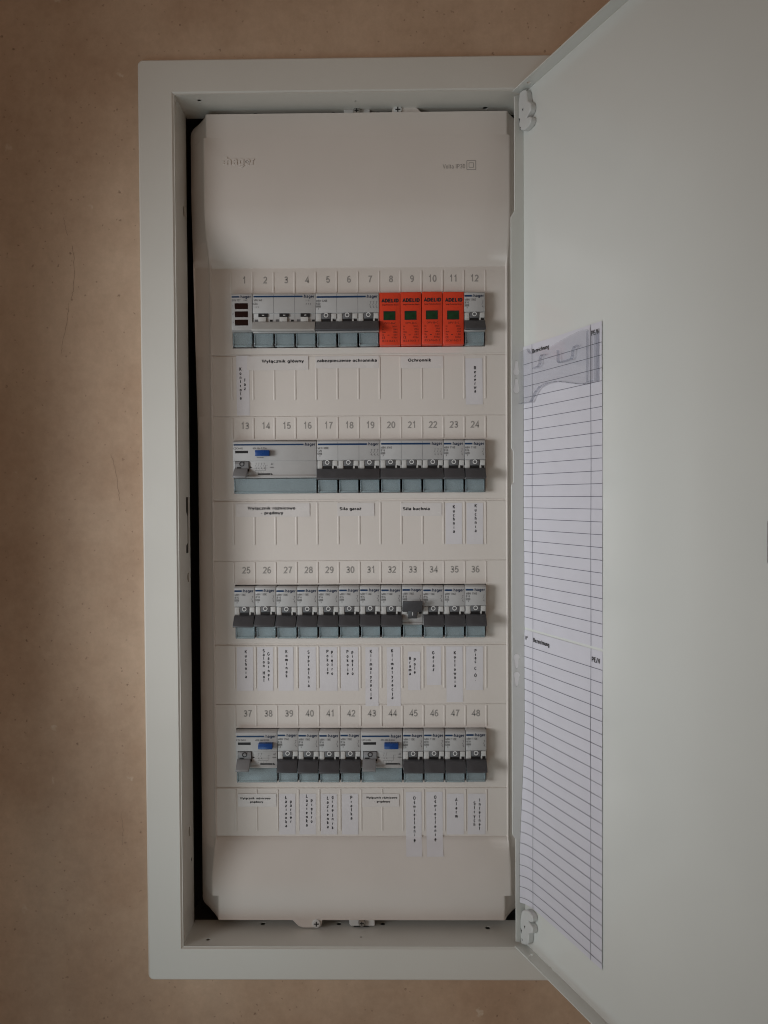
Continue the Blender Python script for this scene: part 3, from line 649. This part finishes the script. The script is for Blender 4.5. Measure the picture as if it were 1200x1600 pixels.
def breaker(row, slot, n, label, txt, group, up=False, cat="breaker", name="circuit_breaker"):
    t = dev(name, row, slot, n, label, cat, group)
    part(t, "body", "mcb_body_%d" % n, "device", lambda bm: prism(bm, body_profile(17.3, 34.0), 0.2, 18 * n - 0.2, 0.3), 40)
    if n > 1:
        def seams(bm):
            for i in range(1, n): box(bm, 18 * i - 0.12, 18 * i + 0.12, BODY - 0.04, BODY + 0.3, -17.2, -1.7); box(bm, 18 * i - 0.15, 18 * i + 0.15, -6.74, -6, -31.5, -17.7)
        part(t, "seam", "seam_%d" % n, "drum", seams)
    v = 3.2
    stripe(t, n, v, v + 1.5)
    a, b = txt
    its = [(a, 0.6, 7.2, 2.2, 'LEFT'), (b, 0.6, 9.6, 2.2, 'LEFT'), ("6000", 0.9, 12.0, 1.5, 'LEFT'), ("3", 2.2, 13.9, 1.6, 'LEFT')]
    mk = [(0.18, (0.6, 11.1), (4.2, 11.1), (4.2, 12.8), (0.6, 12.8), (0.6, 11.1))]
    for i in range(n): mk += switch_mark(18 * n - 2.0 - 2.6 * i, 8.2)
    prints(t, "mcb_print_%d_%s_%s" % (n, a, b), its, mk)
    if up:
        part(t, "toggle", "toggle_up", "toggle", lambda bm: (prism(bm, [(-8, -20.4), (-15.5, -12.6), (-16.6, -12.2), (-17.0, -13.0), (-13.0, -20.4), (-11, -22.4), (-8, -22.4)], 0.5, 17.2, 0.35),
             prism(bm, [(-6, -21.5), (-12.2, -21.3), (-10.2, -26.6), (-8.6, -28.0), (-6, -28.0)], 5.1, 12.6, 0.3)), 40)
        part(t, "mark", "mark_on", "ring_white", lambda bm: prism(bm, [(-11.9, -22.4), (-11.4, -22.4), (-10.2, -25.4), (-10.8, -25.4)], 8.6, 9.2))
        part(t, "slot", "slot_up", "black", lambda bm: box(bm, 5.0, 12.7, -6.9, -5, -28.6, -27.2))
        part(t, "marker_window", "marker", "black", lambda bm: None, None)
        part(t, "shoulder", "shoulder", "device_light", lambda bm: None, 40)
    else:
        for i in range(n): pole_front(t, i, None)
        paddle(t, n)
    terminal(t, n, 34.0, [(18 * i + 0.9, 18 * i + 17.1) for i in range(n)])
    return t

# ---- first row
t = dev("phase_indicator", 0, 1, 1, "grey phase indicator with three dark red lenses under number 1", "indicator")
part(t, "body", "ind_body", "device", lambda bm: prism(bm, [(35, -0.3), (-6.6, -0.3), (BODY, -1.4), (BODY, -31.6), (-6, -32.2), (-5, -33.0), (35, -33.0)], 0.2, 17.8, 0.25), 40)
stripe(t, 1, 2.8, 4.0)
prints(t, "ind_print", [("SVN 127", 0.6, 6.4, 2.0, 'LEFT'), ("1", 1.0, 11, 1.6, 'LEFT'), ("2", 1.0, 18, 1.6, 'LEFT'), ("3", 1.0, 25, 1.6, 'LEFT'), ("230V", 10.5, 6.4, 1.6, 'LEFT')])
for v in (8.8, 15.7, 22.7): part(t, "lens", "lens", "red_lens", lambda bm: box(bm, 2.9, 14.2, BODY - 0.35, BODY + 1, -5.0, 0, 0.25), 40, (0, 0, -v))
prints(t, "ind_print2", [("7 7 7", 9, 36, 2.6, 'CENTER')]) if False else None
terminal(t, 1, 33.2, [(0.9, 17.1)])

t = dev("main_switch", 0, 2, 3, "three-pole main switch with a pale grey toggle bar under numbers 2 to 4", "switch")
part(t, "body", "mcb_body_3", "device", lambda bm: prism(bm, body_profile(17.3, 34.0), 0.2, 53.8, 0.3), 40)
part(t, "seam", "seam_3", "drum", lambda bm: [(box(bm, 18 * i - 0.12, 18 * i + 0.12, BODY - 0.04, BODY + 0.3, -17.2, -1.7), box(bm, 18 * i - 0.15, 18 * i + 0.15, -6.74, -6, -31.5, -17.7)) for i in (1, 2)])
stripe(t, 3, 2.6, 4.0)
prints(t, "main_print", [("SBN 363", 0.9, 6.4, 2.0, 'LEFT'), ("63A", 0.9, 9.4, 2.2, 'LEFT'), ("1  3  5", 0.9, 12.2, 1.6, 'LEFT'), ("2  4  6", 45.5, 9.6, 1.6, 'LEFT'), ("I - O", 45.5, 6.8, 1.6, 'LEFT')])
for i in range(3):
    x = 18 * i
    part(t, "slot", "main_slot", "black", lambda bm: box(bm, 4.9, 12.8, -7.8, -5, -20.4, -17.6), None, (x, 0, 0))
    part(t, "drum", "main_drum", "device_light", lambda bm: prism(bm, [(-5, -20.5), (-8.2, -20.6), (-8.6, -24.6), (-5, -24.6)], 5.2, 11.5, 0.2), 40, (x, 0, 0))
    part(t, "drum_mark", "main_mark", "ring_white", lambda bm: box(bm, 8.0, 9.9, -7.9, -7.7, -19.3, -18.7), None, (x, 0, 0))
    part(t, "marker_window", "marker", "black", lambda bm: box(bm, 14.6, 17.0, -6.85, -6, -24.6, -22.6), None, (x, 0, 0))
    part(t, "notch", "main_notch", "drum", lambda bm: box(bm, 1.6, 4.6, -6.82, -6, -24.4, -22.4), None, (x, 0, 0))
paddle(t, 3, "toggle_pale")
terminal(t, 3, 34.0, [(18 * i + 0.9, 18 * i + 17.1) for i in range(3)])

GB3 = "three-pole breakers"
breaker(0, 5, 3, "three-pole breaker with dark toggle bar under numbers 5 to 7, left of the orange modules", ("MBN 320E", "B20"), GB3)
where = {8: "leftmost of the four", 9: "second of four from the left", 10: "third of four from the left", 11: "rightmost of the four"}
for k in range(8, 12):
    t = dev("surge_arrester", 0, k, 1, "orange surge arrester module under number %d, %s" % (k, where[k]), "surge arrester", "orange surge arresters")
    part(t, "body", "spd_body", "orange", lambda bm: prism(bm, [(35, -0.2), (-7.4, -0.2), (BODY, -0.9), (BODY, -44.2), (-7.4, -44.8), (35, -44.8)], 0.2, 17.8, 0.35), 40)
    part(t, "window", "spd_window", "green_lens", lambda bm: plate(bm, rect(3.9, 13.4, -23.6, -16.6), [], BODY - 0.1, BODY + 0.5, XZ))
    part(t, "window_frame", "spd_window_frame", "print_black", lambda bm: plate(bm, rect(3.6, 13.7, -23.9, -16.3), [rect(4.0, 13.3, -23.4, -17.0)], BODY - 0.25, BODY + 0.3, XZ))
    part(t, "emblem", "spd_emblem", "print_black", lambda bm: add_text(bm, "ADELID", 9.3, BODY - 0.08, -7.4, 3.9, bold=0.04, width=14.2))
    def sp(bm):
        T = lambda s, x, v, z_, al='LEFT', **kw: add_text(bm, s, x, BODY - 0.08, -v, z_, align=al, **kw)
        T("Surge Protective Device", 9.3, 10.9, 1.5, 'CENTER', width=14.0, bold=0.012); T("OPV-B+C", 9.3, 26.6, 2.3, 'CENTER', width=9.8)
        for i, (a, b) in enumerate((("Uc", "385V~"), ("In", "20kA"), ("Imax", "40kA"), ("Up", "1.8kV"), ("", "8/20\u00b5s"))): T(a, 2.4, 29.4 + 2.3 * i, 1.8); T(b, 15.4, 29.4 + 2.3 * i, 1.9, 'RIGHT')
        T("CE", 2.4, 38.8, 2.5, bold=0.015); T("IEC61643-1", 9.0, 41.6, 2.3, 'CENTER', width=13.2)
        stroke(bm, [(7.0, -36.6), (8.6, -36.6)], 0.6, BODY - 0.08)
    part(t, "lettering", "spd_print", "print_brown", sp)
G1 = "single-pole breakers"
breaker(0, 12, 1, "single-pole breaker under number 12, right of the orange surge arresters", ("MBN 116E", "B16"), G1)

# ---- residual current devices
def rcd(row, slot, n, label, a, b, cover_n):
    t = dev("residual_current_device", row, slot, n, label, "breaker", "residual current devices")
    W = 18 * n
    part(t, "body", "rcd_body_%d" % n, "device", lambda bm: prism(bm, [(35, -0.3), (-6.6, -0.3), (BODY, -1.4), (BODY, -17.2), (-7.2, -17.6), (-7.2, -29.2), (-8.4, -30.6), (-8.4, -31.8), (-6, -32.2), (35, -32.2)], 0.2, W - 0.2, 0.25), 40)
    stripe(t, n, 2.9 if n == 4 else 3.8, 4.2 if n == 4 else 5.2)
    dv = 0 if n == 4 else 1.0
    bx = 19.8 if n == 4 else 20.3
    def pr(bm):
        T = lambda s, x, v, z_, y=BODY - 0.08: add_text(bm, s, x, y, -v, z_, align='LEFT', bold=0.004)
        T(a, 0.8, 6.7 + dv, 2.3); T(b, 17.2, 6.7 + dv, 2.2); T("test monthly", bx + 1, 14.4 + dv, 1.2)
        y = -7.28; T("AC", 32.5, 20.2, 2.4, y); T("10000", 31.5, 23, 1.5, y)
        for i in range(4 if n == 4 else 2):
            xx = 20 + i * 2.3
            for m in switch_mark(xx, 19): stroke(bm, [(p, -q) for p, q in m[1:]], 0.2, y)
        stroke(bm, [(17, -23.5), (29.5, -23.5)], 0.2, y); stroke(bm, [(19, -25.6), (28, -25.6), (28, -21), (30, -21)], 0.2, y)
        for i in range(4): T("%d" % (2 * i + 1), 19.2 + 2.3 * i, 27.0, 1.2, y)
    part(t, "lettering", "rcd_print_%d" % n, "print_grey", pr)
    part(t, "indicator_slot", "rcd_slot_%d" % n, "black", lambda bm: box(bm, 2.2, 13.2, BODY - 0.06, BODY + 1, -10.8 - dv, -8.6 - dv), None)
    part(t, "test_button", "rcd_button_%d" % n, "button_blue", lambda bm: (box(bm, bx, bx + 12.2, -12.6, BODY + 1, -13.4 - dv, -8.4 - dv, 0.5), add_text(bm, "T", bx + 6, -12.68, -10.9 - dv, 2.4)), 40)
    part(t, "drum", "rcd_drum", "toggle_grey", lambda bm: prism(bm, [(-5, -17.7), (-8.4, -17.9), (-9.0, -20), (-8.6, -24.2), (-5, -24.4)], 2.4, 13.6, 0.2), 40)
    part(t, "ring", "rcd_ring", "print_black", lambda bm: plate(bm, circle(8.0, -20.0, 2.1, 22), [circle(8.0, -20.0, 1.5, 22)], -9.25, -8.8, XZ))
    part(t, "drum_slot", "rcd_drum_slot", "black", lambda bm: prism(bm, [(-5, -17.5), (-7.5, -17.6), (-7.5, -26.4), (-5, -26.4)], 1.9, 14.0))
    part(t, "toggle", "rcd_toggle", "toggle_grey", lambda bm: prism(bm, [(-6.5, -23.6), (-9.6, -23.8), (-17.2, -30.2), (-17.6, -31.0), (-17.0, -32.0), (-14.5, -32.4), (-6.5, -28)], 1.6, 12.9, 0.4), 40)
    part(t, "toggle_recess", "rcd_recess", "black", lambda bm: box(bm, 3.6, 7.2, -9.2, -8, -24.3, -22.6))
    part(t, "pointer", "rcd_pointer", "print_black", lambda bm: plate(bm, [(14.5, -22.0), (16.4, -22.9), (14.5, -23.8)], [], -7.5, -7.0, XZ))
    part(t, "seal_slot", "rcd_seal", "black", lambda bm: (box(bm, 21.2, 31.8, -7.3, -6, -30.0, -28.0), plate(bm, [(32.2, -27.6), (34.2, -28.9), (32.2, -30.1)], [], -7.32, -6.9, XZ)))
    terminal(t, n, 32.4, [(0.7, W - 0.7)])
    return t
rcd(1, 13 - 12, 4, "wide four-pole residual current device with blue test button under numbers 13 to 16", "CDC440J", "40A I\u0394n 0,03A", 4)
breaker(1, 5, 3, "three-pole breaker under numbers 17 to 19, beside the wide device with blue button", ("MCN 320E", "C20"), GB3)
breaker(1, 8, 3, "three-pole breaker under numbers 20 to 22, above the label Si\u0142a kuchnia", ("MBN 316E", "B16"), GB3)
breaker(1, 11, 1, "single-pole breaker under number 23 in the second row, left of the last one", ("MBN 116E", "B16"), G1)
breaker(1, 12, 1, "single-pole breaker under number 24 at the right end of the second row", ("MBN 116E", "B16"), G1)
words = {25: "Kuchnia", 26: "Salon Hol Gabinet", 27: "Kominek", 28: "Sypialnia", 29: "Pokoje pi\u0119tro", 30: "Pokoje pi\u0119tro", 31: "Klimatyzacja", 32: "Klimatyzacja", 33: "Brama Pole", 34: "Gara\u017c", 35: "Kot\u0142ownia", 36: "Piec C.O.",
         39: "\u0141azienka parter", 40: "\u0141azienka pi\u0119tro", 41: "\u0141azienka grzejnik", 42: "Pralka", 45: "O\u015bwietlenie", 46: "O\u015bwietlenie", 47: "Alarm", 48: "Strych Internet"}
twin = {23: "left-hand ", 24: "right-hand ", 29: "left-hand ", 30: "right-hand ", 31: "left-hand ", 32: "right-hand ", 45: "left-hand ", 46: "right-hand "}
for k in range(25, 37):
    b10 = k in (26, 27)
    if k == 33: breaker(2, k - 24, 1, "single-pole breaker under number 33, the only one with its toggle flipped up", ("MBN 116E", "B16"), G1, up=True)
    else: breaker(2, k - 24, 1, "single-pole breaker under number %d in the third row, above the %slabel %s" % (k, twin.get(k, ""), words[k]), ("MBN 110E", "B10") if b10 else ("MBN 116E", "B16"), G1)
rcd(3, 1, 2, "two-pole residual current device with blue button under numbers 37 and 38, row's left end", "CDC240J", "40A I\u0394n 0,03A", 2)
for k in (39, 40, 41, 42, 45, 46, 47, 48):
    breaker(3, k - 36, 1, "single-pole breaker under number %d in the bottom row, above the %slabel %s" % (k, twin.get(k, ""), words[k]), ("MBN 116E", "B16") if k < 43 else ("MBN 110E", "B10"), G1)
rcd(3, 7, 2, "two-pole residual current device with blue button under numbers 43 and 44, mid bottom row", "CDC240J", "40A I\u0394n 0,03A", 2)

# ------------------------------------------------------------------ paper name strips stuck on the cover
V = [
(1,(-105.8,-94.7,106.9,158.3),[('Kontrola', -102.3, 146.7, 121.9), ('faz', -98.6, 137.3, 130.1)]),
(12,(91.7,106.4,114.9,154.5),[('Rezerwa', 99.9, 146.2, 126.4)]),
(23,(74.1,88.3,-5.3,30.2),[('Kuchnia', 81.3, 26.8, 5.8)]),
(24,(92.3,106.6,-5.4,30.1),[('Kuchnia', 100.1, 27.6, 6.3)]),
(25,(-107.7,-93.5,-132.1,-94.0),[('Kuchnia', -99.9, -98.2, -119.8)]),
(26,(-89.8,-76.2,-132.1,-94.1),[('Salon Hol', -84.3, -97.4, -123.2), ('Gabinet', -80.1, -100.2, -122.0)]),
(27,(-71.4,-58.4,-132.2,-94.1),[('Kominek', -64.5, -98.1, -119.3)]),
(28,(-53.6,-38.9,-132.2,-94.2),[('Sypialnia', -45.3, -98.7, -127.7)]),
(29,(-35.8,-20.5,-132.3,-94.3),[('Pokoje', -28.9, -98.2, -116.6), ('piętro', -25.0, -98.2, -117.2)]),
(30,(-17.4,-2.1,-132.3,-94.3),[('Pokoje', -11.4, -98.5, -117.2), ('piętro', -7.2, -98.5, -117.2)]),
(31,(4.2,15.6,-145.8,-94.4),[('Klimatyzacja', 8.9, -98.3, -138.5)]),
(32,(22.6,34.5,-145.8,-94.4),[('Klimatyzacja', 27.3, -97.8, -138.5)]),
(33,(40.9,51.8,-131.9,-98.4),[('Brama', 42.8, -104.5, -117.6), ('Pole', 46.9, -105.7, -116.3)]),
(34,(57.0,69.6,-127.5,-94.0),[('Garaż', 63.0, -99.6, -114.1)]),
(35,(74.2,88.4,-142.6,-94.1),[('Kotłownia', 81.6, -99.7, -128.1)]),
(36,(91.3,106.2,-132.0,-94.1),[('Piec C.O.', 99.6, -98.0, -122.5)]),
(39,(-72.0,-57.7,-258.2,-222.5),[('Łazienka', -65.9, -225.8, -250.6), ('parter', -61.7, -229.2, -246.7)]),
(40,(-54.1,-39.8,-258.2,-222.5),[('Łazienka', -47.7, -224.7, -250.0), ('piętro', -43.5, -228.1, -246.7)]),
(41,(-35.6,-21.4,-258.2,-222.5),[('Łazienka', -29.5, -226.4, -251.5), ('grzejnik', -25.3, -225.3, -252.3)]),
(42,(-17.2,-2.9,-258.2,-222.5),[('Pralka', -8.9, -225.9, -243.9)]),
(45,(38.6,52.2,-274.0,-220.9),[('Oświetlenie', 46.0, -226.5, -262.6)]),
(46,(56.4,70.6,-274.0,-220.9),[('Oświetlenie', 64.1, -225.7, -262.1)]),
(47,(74.2,89.0,-258.2,-222.6),[('Alarm', 82.5, -227.9, -242.2)]),
(48,(92.5,108.0,-258.2,-222.6),[('Strych', 98.3, -231.0, -249.5), ('Internet', 102.8, -228.2, -252.9)]),
]
Hh = [
(2,(-96.4,-43.4,145.7,157.7),[('Wyłącznik główny', -65.5, 153.3, 35.2)]),
(5,(-37.3,17.3,146.9,157.2),[('zabezpieczenie ochronnika', -10.2, 153.4, 50.6)]),
(8,(36.1,72.4,146.4,156.6),[('Ochronnik', 52.4, 153.2, 19.2)]),
(13,(-107.1,-43.3,19.2,30.7),[('Wyłącznik różnicowo', -76.3, 26.6, 40.2), ('- prądowy', -76.0, 22.5, 18.7)]),
(17,(-19.4,12.7,19.5,30.7),[('Siła garaż', -8.0, 25.7, 18.2)]),
(20,(35.4,70.8,19.2,30.4),[('Siła kuchnia', 49.0, 25.4, 22.6)]),
(37,(-107.8,-74.3,-233.7,-222.4),[('Wyłącznik różnicowo', -92.7, -226.4, 25.9), ('prądowy', -91.6, -229.5, 11.0)]),
(43,(0.6,32.9,-233.8,-222.5),[('Wyłącznik różnicowo', 17.6, -225.9, 26.4), ('- prądowy', 17.9, -229.3, 13.2)]),
]
def strip(k, r_, label, texts, material, horizontal):
    x0, x1, z0, z1 = r_
    t = thing("name_strip", ((x0 + x1) / 2, 0, z0), label, "paper label", "name strips on the cover")
    cx = (x0 + x1) / 2; skew = random.uniform(-0.35, 0.35); lift = random.uniform(0.0, 0.3)
    def yy(x, z):
        base = min(prof(z), prof(z + 1.0))
        e = max(0.0, (z0 + 7 - z) / 7) if not horizontal else 0
        return base - (0.5 if horizontal else 0.2) - lift * e * e - 0.06 * math.sin(x * 0.7 + k) * math.sin(z * 0.23 + k)
    bm = bmesh.new()
    nx = max(2, int((x1 - x0) / 3)); nz = max(4, int((z1 - z0) / 2.2))
    g = [[bm.verts.new((x0 + (x1 - x0) * i / nx - cx + skew * ((z0 + (z1 - z0) * j / nz) - z1) / 40, yy(x0 + (x1 - x0) * i / nx, z0 + (z1 - z0) * j / nz), (z1 - z0) * j / nz)) for i in range(nx + 1)] for j in range(nz + 1)]
    for j in range(nz):
        for i in range(nx): bm.faces.new((g[j][i], g[j][i + 1], g[j + 1][i + 1], g[j + 1][i]))
    bmesh.ops.recalc_face_normals(bm, faces=bm.faces[:])
    link("strip", finish(bm, "name_strip", 50), material, t)
    bm = bmesh.new()
    for tx in texts:
        if horizontal:
            s, X, Zc, w = tx
            add_text(bm, s, X - cx, 0, Zc - z0, 3.5 if w / len(s) > 1.6 else 2.4, bold=0.022, width=w * 1.02)
        else:
            s, X, za, zb = tx
            for i, ch in enumerate(s):
                if ch == ' ': continue
                z = za + (zb - za) * i / (len(s) - 1)
                add_text(bm, ch, X - cx + skew * (z - z1) / 40, 0, z - z0 - 0.0, 3.75, bold=0.02)
    for v in bm.verts: v.co.y = v.co.y + yy(v.co.x + cx, v.co.z + z0) - 0.09
    link("lettering", finish(bm, "lettering"), "print_black", t)
row_word = lambda k: ("first", "second", "third", "bottom")[(k - 1) // 12]
for k, r_, tx in V:
    w = " ".join(a[0] for a in tx)
    strip(k, r_, "%swhite paper strip lettered downwards %s under slot %d, %s row" % (twin.get(k, ""), w, k, row_word(k)), tx, "sticker", False)
for k, r_, tx in Hh:
    w = " ".join(a[0] for a in tx).replace("- ", "")
    strip(k, r_, "%sthin label lettered across %s under slot %d, %s row" % ({37: "left-hand ", 43: "right-hand "}.get(k, ""), w, k, row_word(k)), tx, "tape", True)
